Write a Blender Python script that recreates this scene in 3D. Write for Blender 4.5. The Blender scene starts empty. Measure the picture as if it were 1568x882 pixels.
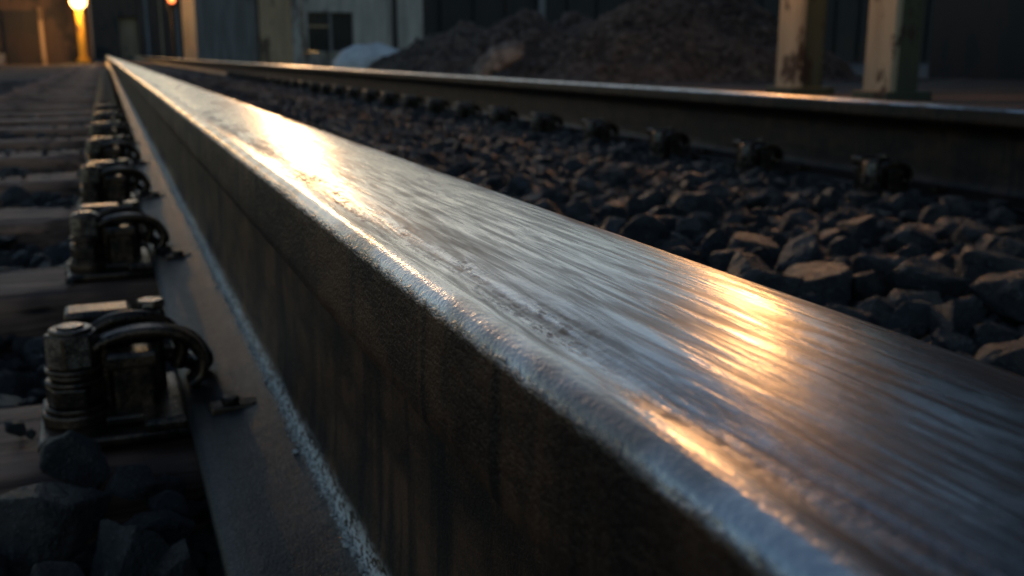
import bpy, bmesh, math, random
from mathutils import Vector, Matrix, Euler, noise
random.seed(7)
sc = bpy.context.scene
sc.view_settings.view_transform = 'Standard'
sc.view_settings.look = 'None'
sc.view_settings.exposure = 0

# ------------------------------------------------------------------ node helpers
class NT:
    def __init__(s, name):
        s.m = bpy.data.materials.new(name); s.m.use_nodes = True
        s.t = s.m.node_tree; s.n = s.t.nodes; s.l = s.t.links
        s.b = s.n['Principled BSDF']
        s.tc = s.n.new('ShaderNodeTexCoord')
    def put(s, sock, v):
        if isinstance(v, bpy.types.NodeSocket): s.l.new(v, sock)
        elif v is not None:
            if isinstance(v, (tuple, list)) and len(v) == 3 and sock.type == 'RGBA': v = (*v, 1)
            sock.default_value = v
    def mapp(s, scale=(1,1,1), rot=(0,0,0), src='Object', loc=(0,0,0)):
        n = s.n.new('ShaderNodeMapping'); s.l.new(s.tc.outputs[src], n.inputs[0])
        n.inputs['Scale'].default_value = scale; n.inputs['Rotation'].default_value = rot
        n.inputs['Location'].default_value = loc
        return n.outputs[0]
    def noise(s, vec, scale=1, detail=4, rough=.55, dist=0):
        n = s.n.new('ShaderNodeTexNoise'); s.put(n.inputs['Vector'], vec)
        n.inputs['Scale'].default_value = scale; n.inputs['Detail'].default_value = detail
        n.inputs['Roughness'].default_value = rough; n.inputs['Distortion'].default_value = dist
        return n.outputs['Fac']
    def math(s, op, a, b=None, c=None, clamp=False):
        n = s.n.new('ShaderNodeMath'); n.operation = op; n.use_clamp = clamp
        s.put(n.inputs[0], a)
        if b is not None: s.put(n.inputs[1], b)
        if c is not None: s.put(n.inputs[2], c)
        return n.outputs[0]
    def ss(s, v, lo, hi, a=0., b=1.):
        n = s.n.new('ShaderNodeMapRange'); n.interpolation_type = 'SMOOTHSTEP'
        s.put(n.inputs[0], v)
        flip = hi < lo
        if flip: lo, hi, a, b = hi, lo, b, a
        n.inputs[1].default_value = lo; n.inputs[2].default_value = hi
        n.inputs[3].default_value = a; n.inputs[4].default_value = b
        return n.outputs[0]
    def mix(s, f, a, b):
        n = s.n.new('ShaderNodeMix'); n.data_type = 'RGBA'
        s.put(n.inputs[0], f); s.put(n.inputs[6], a); s.put(n.inputs[7], b)
        return n.outputs[2]
    def fmix(s, f, a, b):
        n = s.n.new('ShaderNodeMix'); n.data_type = 'FLOAT'
        s.put(n.inputs[0], f); s.put(n.inputs[2], a); s.put(n.inputs[3], b)
        return n.outputs[0]
    def xyz(s, src='Object'):
        n = s.n.new('ShaderNodeSeparateXYZ'); s.l.new(s.tc.outputs[src], n.inputs[0]); return n.outputs
    def bump(s, h, dist, strength=1, prev=None):
        n = s.n.new('ShaderNodeBump'); s.put(n.inputs['Height'], h)
        n.inputs['Distance'].default_value = dist; n.inputs['Strength'].default_value = strength
        if prev is not None: s.l.new(prev, n.inputs['Normal'])
        return n.outputs[0]
    def out(s, col=None, rough=None, metal=None, normal=None, spec=None):
        s.put(s.b.inputs['Base Color'], col); s.put(s.b.inputs['Roughness'], rough)
        s.put(s.b.inputs['Metallic'], metal)
        if normal is not None: s.l.new(normal, s.b.inputs['Normal'])
        if spec is not None: s.put(s.b.inputs['Specular IOR Level'], spec)
        return s.m

def simple(name, c1, c2, scale, rough=.7, metal=0, bd=.002, stretch=(1,1,1), rlo=None):
    k = NT(name); v = k.mapp(stretch)
    a = k.noise(v, scale, 2, .6); b = k.noise(v, scale*7, 3, .6)
    f = k.ss(k.math('ADD', k.math('MULTIPLY', a, .7), k.math('MULTIPLY', b, .3)), .38, .62)
    r = k.fmix(b, rough if rlo is None else rlo, rough)
    return k.out(k.mix(f, c1, c2), r, metal, k.bump(b, bd, .8))

# ------------------------------------------------------------------ materials
def rail_material(name, sd):
    k = NT(name)
    x, y, z = k.xyz()[0], k.xyz()[1], k.xyz()[2]
    streak = k.noise(k.mapp((420, 24, 60)), 1, 3, .68, .6)
    blot = k.noise(k.mapp((30, 8, 28)), 1, 3, .6, .9)
    grain = k.noise(k.mapp((1,.7,1)), 900, 2, .7)
    wav = k.noise(k.mapp((35, 22, 35)), 1, 2, .6)
    # running surface
    steel = k.mix(k.ss(streak, .34, .66), (.125,.124,.128), (.50,.515,.54))
    steel = k.mix(k.math('MULTIPLY', k.ss(blot, .48, .66), .75), steel, (.085,.070,.058))
    r_top = k.math('ADD', k.ss(streak, .28, .72, .32, .17), k.math('MULTIPLY', k.ss(blot,.45,.7), .10))
    # patchy rusty grit next to the gauge corner
    xb = k.math('ADD', x, k.math('MULTIPLY', k.math('SUBTRACT', wav, .5), .016))
    band = k.math('MULTIPLY', k.ss(xb, -.0285, -.0250), k.ss(xb, -.0165, -.0235))
    patch = k.ss(blot, .40, .56)
    band = k.math('MULTIPLY', band, k.fmix(patch, .25, .85))
    gn = k.noise(k.mapp((1,.35,1)), 480, 3, .8)
    gritm = k.math('MULTIPLY', band, k.ss(gn, .48, .64))
    edge = k.math('MULTIPLY', k.ss(xb, .024, .035), k.ss(blot, .35, .6))
    gritm = k.math('MAXIMUM', gritm, k.math('MULTIPLY', edge, .85))
    topc = k.mix(gritm, steel, k.mix(grain, (.024,.017,.013), (.10,.060,.040)))
    topr = k.fmix(gritm, r_top, .6)
    topm = k.fmix(gritm, 1.0, .3)
    # sides
    st = k.noise(k.mapp((60, 60, 6)), 1, 3, .65, .5)
    st2 = k.noise(k.mapp((14, 14, 30)), 1, 5, .65)
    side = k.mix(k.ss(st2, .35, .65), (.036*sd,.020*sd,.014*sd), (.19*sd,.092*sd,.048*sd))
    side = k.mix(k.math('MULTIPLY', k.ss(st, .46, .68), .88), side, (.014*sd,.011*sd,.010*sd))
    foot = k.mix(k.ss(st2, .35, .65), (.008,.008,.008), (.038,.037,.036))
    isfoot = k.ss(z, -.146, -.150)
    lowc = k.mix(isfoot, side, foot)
    # pale grit at web/foot junction
    xj = k.math('ADD', k.math('ABSOLUTE', x), k.math('MULTIPLY', k.math('SUBTRACT', wav, .5), .006))
    j = k.math('MULTIPLY', k.ss(xj, .0090, .0115), k.ss(xj, .0175, .0130))
    j = k.math('MULTIPLY', j, k.ss(z, -.138, -.147))
    j = k.math('MULTIPLY', j, k.ss(gn, .42, .55))
    lowc = k.mix(j, lowc, (.78,.76,.72))
    lowr = k.math('ADD', k.ss(grain, .3, .7, .34, .56), k.math('MULTIPLY', j, .2))
    lowm = k.fmix(j, .35, .0)
    chipz = k.math('ADD', z, k.math('MULTIPLY', k.math('SUBTRACT', gn, .5), .0034))
    istop = k.ss(chipz, -.0045, -.0022)
    corner = k.math('MULTIPLY', k.ss(x, -.0290, -.0315), istop)
    topc = k.mix(corner, topc, k.mix(k.ss(wav, .42, .6), (.60,.60,.60), (.26,.22,.19)))  # corner base colour brightened to paint in a stronger highlight
    topr = k.fmix(corner, topr, .22)
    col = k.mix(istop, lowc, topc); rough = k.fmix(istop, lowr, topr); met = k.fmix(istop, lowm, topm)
    h = k.math('MULTIPLY', streak, k.fmix(istop, .0, .00018))
    amp = k.math('ADD', k.fmix(istop, .00038, .00003), k.math('ADD', k.math('MULTIPLY', band, .00015), k.math('MULTIPLY', corner, .00014)))
    h = k.math('ADD', h, k.math('MULTIPLY', grain, amp))
    h = k.math('ADD', h, k.math('MULTIPLY', st2, k.fmix(istop, .0012, .00025)))
    spec = k.fmix(k.math('MULTIPLY', gritm, istop), .5, .2)
    return k.out(col, rough, met, k.bump(h, 1.0, 1.0), spec)
M_rail = rail_material('rail_steel', 1.0)
M_rail2 = rail_material('rail_steel_dark_sides', .32)  # same rail steel with darker side colours

def stone_material():
    k = NT('ballast_stone')
    oi = k.n.new('ShaderNodeObjectInfo')
    v = k.mapp((1,1,1))
    b = k.noise(v, 5, 5, .74); a = k.noise(v, 1.3, 2, .65)
    base = k.mix(oi.outputs['Random'], (.095,.094,.095), (.22,.175,.145))
    base = k.mix(k.ss(a, .4, .65), base, (.075,.068,.063))
    base = k.mix(k.math('MULTIPLY', k.ss(b, .55, .68), .65), base, (.40,.36,.32))
    return k.out(base, k.ss(b, .3, .7, .32, .60), 0, k.bump(b, .13, .9))
M_stone = stone_material()

def wood_material():
    k = NT('weathered_timber')
    g = k.noise(k.mapp((3, 90, 60)), 1, 4, .65, .8)
    b = k.noise(k.mapp((6, 6, 6)), 1, 3, .6)
    c = k.mix(k.ss(g, .35, .65), (.12,.055,.034), (.50,.25,.155))
    c = k.mix(k.ss(b, .48, .68), c, (.10,.055,.040))
    crack = k.ss(k.noise(k.mapp((2, 160, 60)), 1, 3, .5, .5), .36, .42)
    c = k.mix(crack, (.010,.007,.006), c)
    n = k.bump(k.math('ADD', k.math('MULTIPLY', crack, .6), g), .005, .9)
    return k.out(c, k.ss(g, .3, .7, .5, .75), 0, n, .35)
M_wood = wood_material()

M_iron = simple('oily_iron', (.024,.020,.018), (.14,.088,.058), 60, .42, .7, .0006, rlo=.18)
M_bolt = simple('worn_bolt_steel', (.14,.115,.10), (.50,.42,.35), 90, .40, .85, .0005, rlo=.16)
M_bed = simple('ballast_dirt', (.025,.020,.017), (.07,.055,.045), 14, .85, 0, .02)
M_ground = simple('yard_ground', (.035,.027,.021), (.09,.064,.047), 2.2, .9, 0, .03)
def dirt_mat():
    k = NT('heaped_earth'); v = k.mapp()
    a = k.noise(v, 1.6, 3, .65); b = k.noise(v, 9, 7, .75)
    col = k.mix(k.ss(a, .35, .65), (.14,.10,.078), (.31,.225,.175))
    col = k.mix(k.math('MULTIPLY', k.ss(b, .53, .62), .85), col, (.58,.45,.37))
    col = k.mix(k.ss(b, .48, .39), col, (.026,.019,.016))
    return k.out(col, .9, 0, k.bump(b, .28, 1))
M_dirt = dirt_mat()
def paint_mat(name, p, p2, rust, sc_=2.5, amt=.56):
    k = NT(name); v = k.mapp((1,1,.5))
    a = k.noise(v, sc_, 5, .7); b = k.noise(k.mapp((6,6,.7)), 1, 3, .6)
    c = k.mix(k.ss(b, .35, .65), p, p2)
    c = k.mix(k.ss(a, amt, amt+.05), c, rust)
    return k.out(c, .65, 0, k.bump(a, .01, .6))
M_beige = paint_mat('peeling_beige_paint', (.56,.44,.29), (.42,.32,.21), (.09,.05,.03), 4, .54)
M_green = paint_mat('peeling_green_paint', (.10,.10,.06), (.065,.07,.045), (.05,.03,.02), 4, .54)
M_yellow = paint_mat('yellow_post_paint', (.65,.38,.04), (.5,.28,.03), (.12,.06,.03), 3, .6)
M_wallg = paint_mat('grey_panel', (.24,.235,.23), (.16,.155,.15), (.07,.05,.04), 1.2, .58)
M_wallw = paint_mat('pale_render', (.52,.47,.41), (.36,.33,.285), (.16,.13,.11), .8, .58)
M_wallb = paint_mat('tan_render', (.52,.36,.21), (.38,.26,.15), (.12,.08,.05), .9, .58)
M_dark = paint_mat('dark_cladding', (.018,.017,.017), (.028,.024,.021), (.040,.025,.018), .5, .55)
M_brick = paint_mat('sooty_wall', (.06,.036,.026), (.09,.055,.036), (.02,.016,.014), .8, .52)
M_glass = simple('dark_window_glass', (.01,.012,.015), (.02,.022,.026), 2, .2, 0, .0)
M_tarp = simple('white_tarpaulin', (.6,.6,.6), (.8,.8,.8), 3, .6, 0, .03)
def emis(name, c, s):
    m = bpy.data.materials.new(name); m.use_nodes = True
    b = m.node_tree.nodes['Principled BSDF']
    b.inputs['Base Color'].default_value = (*c, 1); b.inputs['Emission Color'].default_value = (*c, 1)
    b.inputs['Emission Strength'].default_value = s; return m
M_lampY = emis('warm_lamp_glass', (1, .46, .12), 14)
M_lampW = emis('wall_lamp_glass', (1, .46, .16), 27)
M_lampR = emis('red_lamp_glass', (1, .20, .05), 5)

# ------------------------------------------------------------------ mesh helpers
def add(name, me, mats, parent=None, loc=(0,0,0), smooth=False):
    o = bpy.data.objects.new(name, me); sc.collection.objects.link(o); o.location = loc
    for m in (mats if isinstance(mats, (list, tuple)) else [mats]):
        if m and m.name not in [q.name for q in me.materials if q]: me.materials.append(m)
    if smooth:
        for p in me.polygons: p.use_smooth = True
    if parent: o.parent = parent
    return o
def empty(name, loc=(0,0,0)):
    o = bpy.data.objects.new(name, None); sc.collection.objects.link(o); o.location = loc; return o
def bm_box(bm, lo, hi, bev=0, mat=0, seg=2):
    r = bmesh.ops.create_cube(bm, size=1)
    vs = r['verts']
    c = [(a+b)/2 for a, b in zip(lo, hi)]; s = [b-a for a, b in zip(lo, hi)]
    for v in vs: v.co = Vector((v.co.x*s[0]+c[0], v.co.y*s[1]+c[1], v.co.z*s[2]+c[2]))
    fs = set(f for v in vs for f in v.link_faces)
    for f in fs: f.material_index = mat
    if bev:
        es = list(set(e for f in fs for e in f.edges))
        bmesh.ops.bevel(bm, geom=es, offset=bev, segments=seg, profile=.5, affect='EDGES')
def bm_prism(bm, cx, cy, z0, z1, r, n, bev=0, rot=0, mat=0, hole=0):
    r_ = bmesh.ops.create_cone(bm, cap_ends=True, cap_tris=False, segments=n, radius1=r, radius2=r, depth=z1-z0)
    vs = r_['verts']
    M = Matrix.Translation((cx, cy, (z0+z1)/2)) @ Matrix.Rotation(rot, 4, 'Z')
    for v in vs: v.co = M @ v.co
    fs = set(f for v in vs for f in v.link_faces)
    for f in fs: f.material_index = mat
    if bev:
        es = [e for e in set(e for f in fs for e in f.edges) if abs(e.verts[0].co.z-e.verts[1].co.z) < 1e-6 or n <= 8]
        bmesh.ops.bevel(bm, geom=es, offset=bev, segments=2, profile=.5, affect='EDGES')
def catmull(pts, n=8):
    out = []
    P = [pts[0]] + list(pts) + [pts[-1]]
    for i in range(1, len(P)-2):
        p0, p1, p2, p3 = [Vector(p) for p in P[i-1:i+3]]
        for j in range(n):
            t = j/n
            out.append(.5*((2*p1)+(-p0+p2)*t+(2*p0-5*p1+4*p2-p3)*t*t+(-p0+3*p1-3*p2+p3)*t**3))
    out.append(Vector(pts[-1])); return out
def bm_sweep(bm, pts, w, h, side=Vector((0,1,0)), mat=0, nseg=16, n=8, pw=.5):
    path = catmull(pts, n); rings = []
    for i, p in enumerate(path):
        d = (path[min(i+1, len(path)-1)] - path[max(i-1, 0)]).normalized()
        s = (side - d*side.dot(d)).normalized(); u = d.cross(s)
        ring = []
        for k in range(nseg):
            a = 2*math.pi*k/nseg; ca, sa = math.cos(a), math.sin(a)
            ring.append(bm.verts.new(p + s*(w/2*math.copysign(abs(ca)**pw, ca)) + u*(h/2*math.copysign(abs(sa)**pw, sa))))
        rings.append(ring)
    for i in range(len(rings)-1):
        for k in range(nseg):
            f = bm.faces.new((rings[i][k], rings[i][(k+1)%nseg], rings[i+1][(k+1)%nseg], rings[i+1][k])); f.material_index = mat; f.smooth = True
    for r in (rings[0], rings[-1]):
        f = bm.faces.new(r); f.material_index = mat
def finish(bm, name):
    bmesh.ops.recalc_face_normals(bm, faces=bm.faces)
    me = bpy.data.meshes.new(name); bm.to_mesh(me); bm.free(); return me
def N(x, y, z, s=1): return noise.noise(Vector((x*s, y*s, z*s)))
def F(x, y, z, s=1, o=5): return noise.fractal(Vector((x*s, y*s, z*s)), 1.0, 2.0, o)

# ------------------------------------------------------------------ rails
def arc(cx, cz, r, a0, a1, n):
    return [(cx + r*math.cos(math.radians(a0+(a1-a0)*i/n)), cz + r*math.sin(math.radians(a0+(a1-a0)*i/n))) for i in range(n+1)]
def profile(hscale=1.0):
    p = []
    p += [(0, 0), (.012, -.0001), (.024, -.0004)]
    p += arc(.036-.005, -.0010-.005, .005, 85, 5, 6)
    p += [(.0362, -.016), (.0365, -.026), (.035, -.0305), (.024, -.036), (.014, -.041)]
    p += [(.0095, -.048), (.008, -.060), (.0078, -.09), (.0082, -.12), (.0095, -.138), (.012, -.147), (.017, -.1515), (.03, -.1555), (.048, -.1590)]
    p += arc(.059, -.1650, .005, 80, -80, 5)
    p += [(.03, -.172), (0, -.172), (-.03, -.172)]
    p += arc(-.059, -.1650, .005, 260, 100, 6)
    p += [(-.054, -.1588), (-.046, -.1580), (-.036, -.1565), (-.026, -.1548), (-.018, -.1520), (-.0135, -.1490), (-.0105, -.143), (-.009, -.135), (-.0082, -.12), (-.0078, -.10), (-.0078, -.08), (-.008, -.060), (-.0095, -.048), (-.014, -.041), (-.024, -.036), (-.034, -.0315), (-.0362, -.029)]
    p += [(-.0366, -.025), (-.0366, -.020), (-.0364, -.015), (-.0362, -.009)]
    p += arc(-.036+.0046, -.0003-.0048, .0047, 175, 92, 12)
    p += [(-.029, -.0005), (-.0270, -.0008), (-.0245, -.0010), (-.022, -.0008), (-.018, -.0002), (-.010, 0)]
    return [(a, b*hscale) for a, b in p]
def make_rail(name, x0, ztop, hs, fine, mat):
    prof = profile(hs)
    ys = []; y = -.6
    while y < 75:
        ys.append(y)
        if fine and y > -.05: step = .0022 if y < .8 else .0022*(y/.8)**1.6
        elif fine: step = .05
        else: step = .03 if y < 5 else .4
        y += min(step, 2.5)
    verts = []
    for yy in ys:
        for (px, pz) in prof:
            dx = dz = 0
            if fine and yy < 6:
                if pz > -.010:
                    c = math.exp(-((px+.034)/.004)**2)
                    a = F(px*40, yy*28, pz*40, 1, 3)*.00012 + max(0, F(px*60, yy*75, 3.1+pz*60, 1, 3)-.40)*.0005
                    dz -= c*abs(a)*1.2*min(1, (pz+.010)/.004); 
                    c2 = math.exp(-((px+.0240)/.004)**2)
                    dz += c2*F(px*200, yy*90, 7, 1, 4)*.00008
                    dz += F(px*30, yy*6, 2, 1, 3)*.00010
                if pz < -.134*hs and abs(px) < .02:
                    g = F(px*60, yy*90, pz*60, 1, 3)*.0006
                    dx += (-1 if px < 0 else 1)*abs(g); dz += abs(g)*.8
                elif -.15*hs < pz:
                    dx += F(px*10, yy*14, pz*22, 1, 4)*.0005*min(1, max(0, (-pz-.004)/.012))
                elif pz <= -.15*hs:
                    dz += F(px*12, yy*9, 4, 1, 4)*.0006
            verts.append((px+dx, yy, pz+dz))
    n = len(prof); faces = []
    for i in range(len(ys)-1):
        for k in range(n):
            k2 = (k+1) % n
            faces.append((i*n+k, (i+1)*n+k, (i+1)*n+k2, i*n+k2))
    faces.append(tuple(range(n))); faces.append(tuple(reversed(range((len(ys)-1)*n, len(ys)*n))))
    me = bpy.data.meshes.new(name); me.from_pydata(verts, [], faces)
    bm = bmesh.new(); bm.from_mesh(me); bmesh.ops.recalc_face_normals(bm, faces=bm.faces); bm.to_mesh(me); bm.free()
    return add(name, me, mat, None, (x0, 0, ztop), True)
make_rail('steel_rail', .092, .178, 1.0, True, M_rail)
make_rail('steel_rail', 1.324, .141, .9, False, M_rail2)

# ------------------------------------------------------------------ sleepers
SP = .48; SY = [.64 + SP*i for i in range(-2, 54)]
def sleeper_mesh(seed):
    bm = bmesh.new()
    nx, L, W, H = 120, 2.5, .155, .13
    xs = [-.58 + L*i/nx for i in range(nx+1)]
    prof = [(-W/2, -H), (-W/2, -.012), (-W/2+.003, -.004), (-W/2+.010, 0), (-W/2+.03, 0), (-.02, 0), (.01, 0), (.04, 0), (W/2-.01, 0), (W/2-.003, -.004), (W/2, -.012), (W/2, -H)]
    rings = []
    for x in xs:
        r = []
        for (py, pz) in prof:
            d = F(x*6, py*60, seed*3.7+pz*20, 1, 4)
            top = 1 if pz > -.02 else 0
            e = 1 if abs(py) > .06 else 0
            chip = max(0, F(x*9, seed*2.1, py*9, 1, 4)-.15)*e
            r.append(bm.verts.new((x, py*(1-chip*.25) + d*.004 + N(x*9, seed, py*3)*.003, pz + top*(d*.004 - .001 - chip*.02) - .034*max(0, x-.15))))
        rings.append(r)
    m = len(prof)
    for i in range(nx):
        for k in range(m):
            f = bm.faces.new((rings[i][k], rings[i][(k+1)%m], rings[i+1][(k+1)%m], rings[i+1][k])); f.smooth = True
    bm.faces.new(rings[0]); bm.faces.new(rings[-1])
    return finish(bm, 'timber_sleeper')
sm = [sleeper_mesh(i) for i in range(5)]
for i, y in enumerate(SY):
    add('timber_sleeper', sm[i % 5], M_wood, None, (random.uniform(-.03,.03), y, random.uniform(-.003,0)))

# ------------------------------------------------------------------ fasteners
def fastener_mesh():
    bm = bmesh.new()
    bm_box(bm, (-.088, -.040, .0), (.002, .050, .0065), .002)
    bm_box(bm, (-.030, -.045, .0065), (-.004, .050, .015), .003)
    bx = -.066
    bm_prism(bm, bx, 0, .0065, .014, .0205, 28, .0015)
    bm_prism(bm, bx, 0, .014, .0175, .0185, 28, .001)
    bm_prism(bm, bx, 0, .0175, .0300, .0180, 6, .0014, .3)
    bm_prism(bm, bx, 0, .0305, .0335, .0170, 28, .0012)
    bm_prism(bm, bx, 0, .0340, .0370, .0145, 28, .0012)
    bm_prism(bm, bx, 0, .0375, .0410, .0168, 28, .0012)
    bm_prism(bm, bx, 0, .0412, .0620, .0158, 6, .0012, .75, 1)
    bm_prism(bm, bx, 0, .0615, .0645, .0125, 28, .0014, 0, 1)
    bm_prism(bm, bx, 0, .0640, .0660, .0080, 20, .0010, 0, 1)
    bm_box(bm, (-.045, -.018, .0065), (-.021, .014, .046), .0025)
    bm_box(bm, (-.048, -.021, .040), (-.018, .002, .050), .0025)
    bm_box(bm, (-.051, -.024, .0065), (-.016, .018, .013), .002)
    bm_box(bm, (-.0505, -.004, .0065), (-.0460, .034, .056), .0015)
    bm_box(bm, (-.066, .028, .0065), (-.012, .046, .052), .003)
    bm_box(bm, (-.070, .024, .052), (-.030, .050, .067), .003)
    bm_box(bm, (-.024, .026, .048), (-.010, .048, .064), .003)
    bm_prism(bm, -.018, .037, .064, .069, .009, 6, .001, .2, 1)
    bm_sweep(bm, [(-.058,.000,.048),(-.047,.000,.0550),(-.030,.000,.0585),(-.012,.000,.0570),(.002,.000,.050),(.0085,.000,.038),(.007,.000,.027),(.000,.000,.0215)], .017, .0065)
    bm_sweep(bm, [(-.035,.030,.030),(-.018,.022,.050),(.000,.012,.049),(.010,.016,.036),(.012,.026,.026),(.004,.036,.024),(-.010,.040,.030),(-.030,.036,.033)], .0105, .0105, Vector((.1,.2,1)), pw=1)
    bm_sweep(bm, [(-.062,.014,.052),(-.045,.018,.061),(-.026,.020,.062),(-.010,.022,.055),(-.002,.022,.040),(-.006,.022,.026)], .009, .009, Vector((0,1,.1)), pw=1)
    bm_box(bm, (.006, -.062, .0165), (.034, -.048, .0235), .0015)
    bm_prism(bm, .018, -.055, .0235, .0275, .0055, 6, .0008, .3)
    me = finish(bm, 'rail_fastener')
    me.materials.append(M_iron); me.materials.append(M_bolt)
    return me
fm = fastener_mesh()
def place_fast(x, y, z, mir=False, s=1):
    o = bpy.data.objects.new('rail_fastener', fm); sc.collection.objects.link(o)
    o.location = (x, y, z); o.rotation_euler = (0, 0, (math.pi if mir else 0) + random.uniform(-.05, .05)); o.scale = (s, s, s)
    return o
for y in SY:
    if y < .1 or y > 14: continue
    place_fast(.033, y-.005, 0)
    if y < 4: place_fast(.151, y, 0, True)
for i in range(30):
    place_fast(1.262, .62 + .36*i, -.018, False, 1.05)
bm = bmesh.new()
for i in range(2400):
    y = .25 + random.random()**1.6*2.2
    r = random.uniform(.0003, .0010)*(1 if random.random() < .92 else 1.8)
    x = -.0135 + random.gauss(0, .0016) ; z = -.1490 + (-.0135-x)*-.5
    q = bmesh.ops.create_icosphere(bm, subdivisions=1, radius=r)
    for v in q['verts']: v.co = Vector((v.co.x*1.2, v.co.y*1.5, v.co.z*.8))*random.uniform(.8,1.2) + Vector((x, y, z))
me = finish(bm, 'cinder_grit')
M_grit = simple('pale_grit', (.36,.33,.30), (.80,.78,.74), 300, .7, 0, .0005)
add('cinder_grit', me, M_grit, None, (.092, 0, .178))

# ------------------------------------------------------------------ ballast
def bed_z(x, y):
    if x < .03:
        z = -.055 + .012*F(x*5, y*5, 0, 1, 3) + (.022 if y < .5 else 0)
    elif x < .18: z = -.03
    else:
        z = .004 + .012*F(x*2.2, y*2.2, 5, 1, 4)
        z -= .034*min(1, max(0, (x-.7)/.4))
    return z
def grid(name, xs, ys, fn, mat):
    verts = [(x, y, fn(x, y)) for y in ys for x in xs]; n = len(xs)
    faces = [(j*n+i, j*n+i+1, (j+1)*n+i+1, (j+1)*n+i) for j in range(len(ys)-1) for i in range(n-1)]
    me = bpy.data.meshes.new(name); me.from_pydata(verts, [], faces)
    return add(name, me, mat, None, (0,0,0), True)
xs = [-1.3 + .04*i for i in range(96)]
ys = [-.6+.04*i for i in range(200)] + [7.5 + .5*i for i in range(136)]
grid('ballast_bed', xs, ys, lambda x, y: bed_z(x, y) - (.10 if (x < -1.25 or x > 2.4) else 0), M_bed)

def hull_stone(seed):
    rnd = random.Random(seed); bm = bmesh.new()
    sx, sy, sz = rnd.uniform(1.0,1.4), rnd.uniform(.8,1.05), rnd.uniform(.7,.95)
    for i in range(rnd.randint(13, 19)):
        d = Vector((rnd.gauss(0,1), rnd.gauss(0,1), rnd.gauss(0,1))).normalized()*rnd.uniform(.86, 1.08)
        bm.verts.new((d.x*sx, d.y*sy, d.z*sz))
    r = bmesh.ops.convex_hull(bm, input=bm.verts)
    bmesh.ops.delete(bm, geom=[v for v in bm.verts if not v.link_faces], context='VERTS')
    bmesh.ops.dissolve_limit(bm, angle_limit=math.radians(16), verts=bm.verts, edges=bm.edges)
    bmesh.ops.bevel(bm, geom=list(bm.edges), offset=.075, segments=2, profile=.6, affect='EDGES', clamp_overlap=True)
    bmesh.ops.triangulate(bm, faces=bm.faces)
    for _ in range(3):
        es = [e for e in bm.edges if e.calc_length() > .16]
        if es: bmesh.ops.subdivide_edges(bm, edges=es, cuts=1)
        bmesh.ops.triangulate(bm, faces=[f for f in bm.faces if len(f.verts) > 3])
    bmesh.ops.recalc_face_normals(bm, faces=bm.faces)
    for v in bm.verts:
        p = v.co; n = p.normalized()
        v.co = p + n*(F(p.x+seed, p.y, p.z, 1.8, 3)*.06 + F(p.x, p.y+seed, p.z, 5.5, 4)*.030)
    for f in bm.faces: f.smooth = True
    me = bpy.data.meshes.new('stone'); bm.to_mesh(me); bm.free(); me.materials.append(M_stone); return me
def stone_mesh(seed, rounder, sub=4):
    rnd = random.Random(seed)
    bm = bmesh.new(); bmesh.ops.create_icosphere(bm, subdivisions=sub, radius=1)
    planes = []
    for i in range(rnd.randint(12, 18)):
        d = Vector((rnd.gauss(0,1), rnd.gauss(0,1), rnd.gauss(0,1))).normalized()
        planes.append((d, rnd.uniform(.62, .88) if not rounder else rnd.uniform(.72, .94)))
    sx, sy, sz = rnd.uniform(1.0,1.4), rnd.uniform(.8,1.05), rnd.uniform(.75,1.0)
    for v in bm.verts:
        p = v.co*1.05
        for _ in range(3):
            for d, k in planes:
                e = p.dot(d) - k
                if e > 0: p -= d*e*(1. if not rounder else .9)
        nrm = p.normalized()
        p += nrm*(F(p.x+seed, p.y, p.z, 1.6, 3)*.05 + F(p.x, p.y+seed, p.z, 5, 4)*.030)
        v.co = Vector((p.x*sx, p.y*sy, p.z*sz))
    for f in bm.faces: f.smooth = True
    me = bpy.data.meshes.new('stone'); bm.to_mesh(me); bm.free(); me.materials.append(M_stone); return me
col = bpy.data.collections.new('ballast_stone_kinds')
NK = 16
for i in range(NK):
    o = bpy.data.objects.new('stone_%02d' % i, stone_mesh(i*13+5, i % 2 == 0) if i in (0, 3, 7, 11) else hull_stone(i*17+3)); col.objects.link(o)

def scatter(xr, yr, rfn, k, tries, ok, cell=.04):
    H = {}; out = []
    for _ in range(tries):
        x = random.uniform(*xr); y = random.uniform(*yr)
        r = rfn(x, y)
        if not ok(x, y, r): continue
        gx, gy = int(x/cell), int(y/cell); bad = False
        R = 2
        for i in range(-R, R+1):
            for j in range(-R, R+1):
                for (qx, qy, qr) in H.get((gx+i, gy+j), ()):
                    if (qx-x)**2+(qy-y)**2 < (k*(qr+r))**2: bad = True; break
                if bad: break
            if bad: break
        if bad: continue
        H.setdefault((gx, gy), []).append((x, y, r)); out.append((x, y, r))
    return out
def ok_big(x, y, r):
    if abs(x-.092) < .064+r*.9: return False
    if abs(x-1.324) < .062+r*.9: return False
    if x < .1 and x > -.6:
        for s in SY:
            if abs(y-s) < .078+r*.75: return False
    if x > 1.1 and y > .3 and x < 1.27+r:
        yy = (y-.62) % .36
        if min(yy, .36-yy) < .05: return False
    return True
def ok_small(x, y, r):
    if abs(x-.092) < .066: return False
    if abs(x-1.324) < .064: return False
    if x < .1 and x > -.6:
        for s in SY:
            if abs(y-s) < .085: return False
    return True
def rmid(x, y):
    near = max(0, 1-max(0, y-.7)/.9)
    return .013 + (.012+.014*near)*random.random()**1.6
U = lambda lo, hi, p=1.7: (lambda x, y: lo+(hi-lo)*random.random()**p)
big = scatter((.16, 1.9), (.15, 3.2), rmid, .66, 50000, ok_big)
big += scatter((-.9, .03), (.15, 3.2), U(.018, .034), .74, 9000, ok_big)
big += scatter((-1.2, 2.3), (3.2, 11), U(.016, .028), .78, 52000, ok_big)
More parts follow.
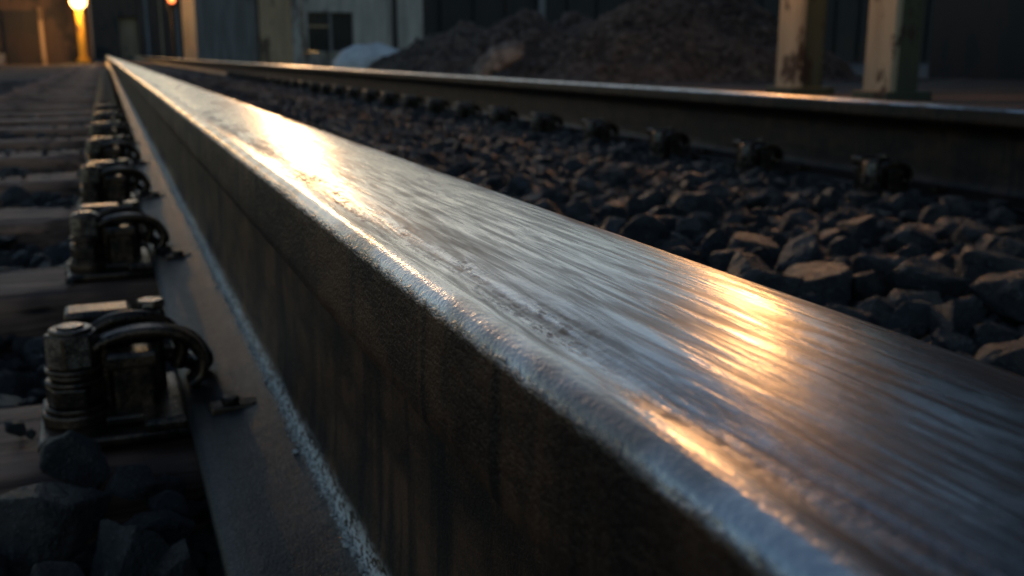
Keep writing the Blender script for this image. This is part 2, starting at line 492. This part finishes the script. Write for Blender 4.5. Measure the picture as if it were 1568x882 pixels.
small = scatter((-.9, 1.9), (.15, 3.2), U(.007, .013), .72, 45000, ok_small)
hand = [(-.050,.505,.030,-.002,2,.3), (-.006,.530,.0145,.002,4,1.0), (-.012,.462,.024,-.010,6,2.2), (-.046,.448,.021,-.014,5,.7),
        (.012,.450,.0165,-.010,8,1.6), (-.034,.552,.020,.010,5,2.6), (.002,.495,.016,-.014,1,.2), (-.088,.47,.030,-.012,10,1.1),
        (-.02,.405,.024,-.022,9,.4), (.010,.545,.013,-.012,10,.9), (-.095,.54,.022,-.012,12,2.), (.004,.40,.02,-.02,12,2.), (.012,.515,.012,-.006,13,2.)]
P, R_, S_, I_ = [], [], [], []
def push(x, y, z, r, kind=None, rz=None):
    P.append((x, y, z))
    if kind is None:
        R_.append((random.uniform(-.6,.6), random.uniform(-.6,.6), random.uniform(0, 6.28)))
        q = random.uniform(.85, 1.15); S_.append((r*q, r, r*random.uniform(.85,1.15))); I_.append(random.randrange(NK))
    else:
        R_.append((.1, -.1, rz)); S_.append((r, r, r)); I_.append(kind)
for h in hand: push(h[0], h[1], h[3], h[2], h[4], h[5])
for x, y, r in big:
    if any((x-h[0])**2+(y-h[1])**2 < (.85*(r+h[2]))**2 for h in hand): continue
    push(x, y, bed_z(x, y) + r*random.uniform(.3, .95), r)
for x, y, r in small: push(x, y, bed_z(x, y) + random.uniform(.004, .018), r)
for i in range(160):
    s = random.choice(SY[2:9]); push(random.uniform(-.55, -.02), s+random.uniform(-.07,.07), .004, random.uniform(.003,.008))
me = bpy.data.meshes.new('ballast_gravel'); me.from_pydata(P, [], [])
for nm, dat in (('rot', R_), ('scl', S_)):
    a = me.attributes.new(nm, 'FLOAT_VECTOR', 'POINT'); a.data.foreach_set('vector', [c for v in dat for c in v])
a = me.attributes.new('idx', 'INT', 'POINT'); a.data.foreach_set('value', I_)
bal = add('ballast_gravel', me, None)
ng = bpy.data.node_groups.new('scatter_stones', 'GeometryNodeTree')
ng.interface.new_socket('Geometry', in_out='INPUT', socket_type='NodeSocketGeometry')
ng.interface.new_socket('Geometry', in_out='OUTPUT', socket_type='NodeSocketGeometry')
gi = ng.nodes.new('NodeGroupInput'); go = ng.nodes.new('NodeGroupOutput')
iop = ng.nodes.new('GeometryNodeInstanceOnPoints'); ci = ng.nodes.new('GeometryNodeCollectionInfo')
ci.inputs['Collection'].default_value = col; ci.inputs['Separate Children'].default_value = True; ci.inputs['Reset Children'].default_value = True
def na(t, nme):
    n = ng.nodes.new('GeometryNodeInputNamedAttribute'); n.data_type = t; n.inputs[0].default_value = nme
    return [o for o in n.outputs if o.enabled and o.name == 'Attribute'][0]
er = ng.nodes.new('FunctionNodeEulerToRotation')
L = ng.links
L.new(gi.outputs[0], iop.inputs['Points']); L.new(ci.outputs[0], iop.inputs['Instance'])
iop.inputs['Pick Instance'].default_value = True
L.new(na('INT', 'idx'), iop.inputs['Instance Index'])
L.new(na('FLOAT_VECTOR', 'rot'), er.inputs[0]); L.new(er.outputs[0], iop.inputs['Rotation'])
L.new(na('FLOAT_VECTOR', 'scl'), iop.inputs['Scale'])
L.new(iop.outputs[0], go.inputs[0])
md = bal.modifiers.new('scatter', 'NODES'); md.node_group = ng

# ------------------------------------------------------------------ ground
me = bpy.data.meshes.new('ground'); S = 400
me.from_pydata([(-S,-S,-.09),(S,-S,-.09),(S,S,-.09),(-S,S,-.09)], [], [(0,1,2,3)])
add('ground', me, M_ground)

# ------------------------------------------------------------------ dirt piles
def pile(name, cx, cy, peaks, ext, seed, res=150):
    xs = [cx - ext + 2*ext*i/res for i in range(res+1)]; ys = [cy - ext + 2*ext*i/res for i in range(res+1)]
    def h(x, y):
        z = 0
        for (px, py, ph, slope) in peaks:
            d = math.hypot(x-px, (y-py))
            d *= 1 + .18*N(x*1.2, y*1.2, seed) + .10*N(math.atan2(y-py, x-px)*3, seed, 0)
            z = max(z, ph - slope*d + .06*math.exp(-d*4)*-1)
        z = max(z, -.05)
        e = min(1, z/.15+.35)
        z += e*(F(x, y, seed, 2.2, 5)*.085 + abs(F(x, y, seed+9, 6, 4))*.085 + F(x, y, seed, 14, 3)*.045)
        return z - .09 if z > 0 else -.12
    return grid(name, xs, ys, h, M_dirt)
pile('dirt_pile', 7.4, 12.2, [(7.1,12.2,1.26,.60),(7.9,12.0,1.20,.66),(6.3,12.0,.76,.6)], 2.6, 3.)
pile('dirt_pile', 6.15, 14.6, [(6.05,14.6,1.02,.58),(6.8,14.5,.98,.55),(5.3,15,.68,.5)], 2.6, 8.)
pile('dirt_pile', 5.6, 16.8, [(5.9,16.8,.88,.5),(5.3,16.9,.62,.5),(6.8,17,.80,.5)], 2.6, 12.)
bm = bmesh.new(); bmesh.ops.create_icosphere(bm, subdivisions=4, radius=1)
for v in bm.verts:
    p = v.co; v.co = Vector((p.x*.34*(1+.3*N(p.x,p.y,p.z,2)), p.y*.22, max(-.3, p.z)*.20*(1+.5*N(p.x,p.y,1,2.5)) + .05*F(p.x,p.y,p.z,4,4)))
    v.co.z += v.co.x*.45
add('broken_rock', finish(bm, 'broken_rock'), simple('pale_rock', (.20,.15,.12), (.46,.36,.29), 6, .8, 0, .03), None, (4.72, 12.3, .12), True)
bm = bmesh.new(); bmesh.ops.create_icosphere(bm, subdivisions=5, radius=1)
for v in bm.verts:
    p = v.co; v.co = Vector((p.x*.85, p.y*.6, max(-.2, p.z)*.46*(1+.12*N(p.x,p.y,0,3))+.03*F(p.x*2, p.y, p.z, 3, 4)))
add('white_tarp_cover', finish(bm, 'white_tarp_cover'), M_tarp, None, (5.35, 21.5, -.02), True)

# ------------------------------------------------------------------ buildings
def box_obj(name, lo, hi, mat, parent, bev=0):
    bm = bmesh.new(); bm_box(bm, lo, hi, bev); return add(name, finish(bm, name), mat, parent)
b = empty('yard_office_building')
Y = 28
box_obj('grey_wall', (2.3, Y+.2, -.1), (3.9, Y+5, 2.5), M_wallg, b)
for i in range(5): box_obj('panel_rib', (2.4+.33*i, Y+.12, -.1), (2.46+.33*i, Y+.197, 2.4), M_wallg, b)
box_obj('tan_pier', (3.92, Y-.1, -.1), (5.05, Y+5, 2.6), M_wallb, b)
box_obj('pier_edge', (4.75, Y-.18, -.1), (5.0, Y-.103, 2.6), M_wallw, b)
box_obj('wall_low', (5.07, Y, -.1), (8.45, Y+5, .30), M_wallw, b)
box_obj('wall_left', (5.07, Y, .302), (5.2, Y+5, 2.5), M_wallw, b)
box_obj('wall_right', (6.45, Y, .302), (8.45, Y+5, 2.5), M_wallw, b)
box_obj('wall_head', (5.203, Y, 1.35), (6.447, Y+5, 2.5), M_wallw, b)
box_obj('window_glass', (5.203, Y+.15, .303), (6.447, Y+.18, 1.348), M_glass, b)
box_obj('window_mullion', (5.80, Y+.06, .304), (5.86, Y+.147, 1.347), M_wallg, b)
box_obj('window_transom', (5.204, Y+.05, .95), (5.797, Y+.14, 1.0), M_wallb, b)
box_obj('window_sill', (5.15, Y-.08, .24), (6.5, Y-.003, .30), M_wallw, b)
box_obj('drainpipe', (7.55, Y-.14, -.1), (7.67, Y-.03, 2.5), M_dark, b)
box_obj('dark_corner', (8.46, Y+.05, -.1), (8.8, Y+4, 2.3), M_dark, b)
box_obj('roof', (2.1, Y-.3, 2.603), (8.9, Y+5.2, 2.75), M_dark, b)

b = empty('dark_warehouse')
box_obj('wall', (9.5, 34, -.1), (60, 44, 4.2), M_dark, b)
for i in range(40): box_obj('cladding_rib', (9.7+1.2*i, 33.9, -.1), (9.85+1.2*i, 33.997, 4.1), M_dark, b)
box_obj('roof', (9.2, 33.6, 4.203), (60.3, 44.3, 4.4), M_dark, b)
box_obj('door_frame', (14.5, 33.8, -.1), (14.75, 33.897, 3), M_wallg, b)

b = empty('track_end_shed')
box_obj('wall_left', (-.9, 62, -.1), (.9, 66, 3.8), M_brick, b)
box_obj('wall_right', (1.9, 62, -.1), (9.5, 66, 3.8), M_brick, b)
box_obj('lintel', (.903, 62.1, 2.3), (1.897, 66, 3.7), M_brick, b)
box_obj('door', (.903, 62.6, -.1), (1.897, 62.7, 2.297), M_wallb, b)
for i, (xx, w) in enumerate(((2.3,.18),(3.1,.1),(3.9,.22),(4.6,.1))):
    box_obj('pilaster', (xx, 61.9, -.1), (xx+w, 61.997, 3.6), M_wallb if i % 2 else M_wallg, b)
b = empty('brick_workshop')
box_obj('wall', (-14, 36.6, -.1), (-.35, 44, 3.1), M_brick, b)  # wall extended behind the yard lamp, placed there to give its glow a halo
box_obj('door', (-2.9, 36.5, -.1), (-1.9, 36.597, 1.6), M_dark, b)
box_obj('door_frame', (-1.88, 36.48, -.1), (-1.76, 36.597, 1.7), M_wallb, b)
box_obj('plinth', (-14, 36.4, -.1), (-2.95, 36.595, .25), M_wallg, b)
box_obj('roof', (-14.2, 36.3, 3.103), (-.2, 44.2, 3.25), M_dark, b)

b = empty('yard_lamp')
bm = bmesh.new(); bm_prism(bm, -.62, 35, -.1, 1.62, .12, 20, .01); bm_prism(bm, -.62, 35, -.1, .1, .2, 20, .01)
add('post', finish(bm, 'post'), M_yellow, b)
bm = bmesh.new(); bmesh.ops.create_uvsphere(bm, u_segments=24, v_segments=16, radius=.24)
for v in bm.verts: v.co += Vector((-.62, 35, 1.84))
add('globe', finish(bm, 'globe'), M_lampY, b, smooth=True)
bm = bmesh.new(); bm_prism(bm, -.62, 35, 2.085, 2.14, .28, 24, .01)
add('cap', finish(bm, 'cap'), M_dark, b)
def plight(name, loc, e, c, r, parent):
    l = bpy.data.lights.new(name, 'POINT'); l.energy = e; l.color = c; l.shadow_soft_size = r
    o = bpy.data.objects.new(name, l); sc.collection.objects.link(o); o.location = loc; o.parent = parent; return o
plight('lamp_light', (-.62, 34.6, 1.84), 330, (1,.52,.16), .2, b)
b = empty('signal_lamp')
bm = bmesh.new(); bm_prism(bm, 2.0, 32.5, -.1, 2.2, .06, 16, .005); bm_box(bm, (1.88, 32.42, 1.55), (2.12, 32.6, 2.3), .02)
add('post', finish(bm, 'post'), M_dark, b)
bm = bmesh.new(); bm_prism(bm, 0, 0, -.04, .04, .10, 20, .01)
o = add('lens', finish(bm, 'lens'), M_lampR, b, (1.88+.12, 32.38, 1.82)); o.rotation_euler = (math.pi/2, 0, 0)

# ------------------------------------------------------------------ open platform shed on the right
b = empty('open_loading_shed')
HS = 5.2
for i, yy in enumerate((6.66, 5.62, 2.6, -.8, -4.2)):
    box_obj('column_core', (5.14, yy, -.1), (5.34, yy+.26, HS), M_green, b, .01)
    box_obj('column_flange', (5.085, yy-.01, -.1), (5.137, yy+.27, HS), M_beige, b, .006)
    box_obj('column_plate', (5.02, yy-.05, -.1), (5.43, yy+.31, -.03), M_green, b, .006)
box_obj('eaves_beam', (5.05, -4.5, HS+.003), (5.4, 7.3, HS+.3), M_green, b)
box_obj('roof', (4.7, -4.8, HS+.303), (11.5, 7.5, HS+.42), M_dark, b)
box_obj('back_wall', (10.9, -4.6, -.1), (11.2, 11.3, HS+.3), M_dark, b)
box_obj('platform', (6.3, -4.6, -.1), (10.89, 5.5, .25), M_dark, b)
box_obj('crate_stack', (6.6, 4.0, .253), (7.8, 5.2, 1.3), M_brick, b, .02)
box_obj('tool_cabinet', (8.2, 6.0, -.1), (9.0, 6.8, 1.5), M_green, b, .02)
lamp = empty('wall_lamp')
bm = bmesh.new(); bm_box(bm, (4.85, 6.56, 2.12), (5.083, 7.02, 2.18), .01); bm_box(bm, (4.98, 6.70, 2.18), (5.083, 6.86, 2.27), .01)
add('bracket', finish(bm, 'bracket'), M_dark, lamp)
bm = bmesh.new(); bm_box(bm, (4.88, 6.60, 1.60), (5.07, 6.98, 2.118), .03, seg=4)
add('lamp_glass', finish(bm, 'lamp_glass'), M_lampW, lamp)
plight('lamp_light', (4.72, 6.45, 1.85), 40, (1,.50,.17), .15, lamp)

# ------------------------------------------------------------------ camera
cam = bpy.data.cameras.new('camera'); co = bpy.data.objects.new('camera', cam); sc.collection.objects.link(co)
co.location = (0, 0, .224)
psi = math.radians(21.74); th = math.radians(13.2)
w = Vector((math.sin(psi)*math.cos(th), math.cos(psi)*math.cos(th), -math.sin(th)))
co.rotation_euler = w.to_track_quat('-Z', 'Y').to_euler()
cam.lens = 35; cam.sensor_width = 36; cam.clip_start = .005; cam.clip_end = 2000
cam.dof.use_dof = True; cam.dof.focus_distance = .24; cam.dof.aperture_fstop = 24
sc.camera = co

# ------------------------------------------------------------------ light
AZ, EL = math.radians(9.5), math.radians(8.5)
S_ = Vector((math.sin(AZ)*math.cos(EL), math.cos(AZ)*math.cos(EL), math.sin(EL)))
sun = bpy.data.lights.new('sun', 'SUN'); sun.energy = .18; sun.color = (1, .55, .25); sun.angle = math.radians(1.0)
so = bpy.data.objects.new('sun', sun); sc.collection.objects.link(so); so.rotation_euler = S_.to_track_quat('Z', 'Y').to_euler(); so.location = (3, 20, 8)
wd = bpy.data.worlds.new('World'); sc.world = wd; wd.use_nodes = True
nt = wd.node_tree; bg = nt.nodes['Background']
sky = nt.nodes.new('ShaderNodeTexSky'); sky.sky_type = 'NISHITA'; sky.sun_disc = False
sky.sun_elevation = EL; sky.sun_rotation = AZ; sky.air_density = 1.0; sky.dust_density = .4; sky.ozone_density = 2.0
nt.links.new(sky.outputs[0], bg.inputs[0]); bg.inputs[1].default_value = .105
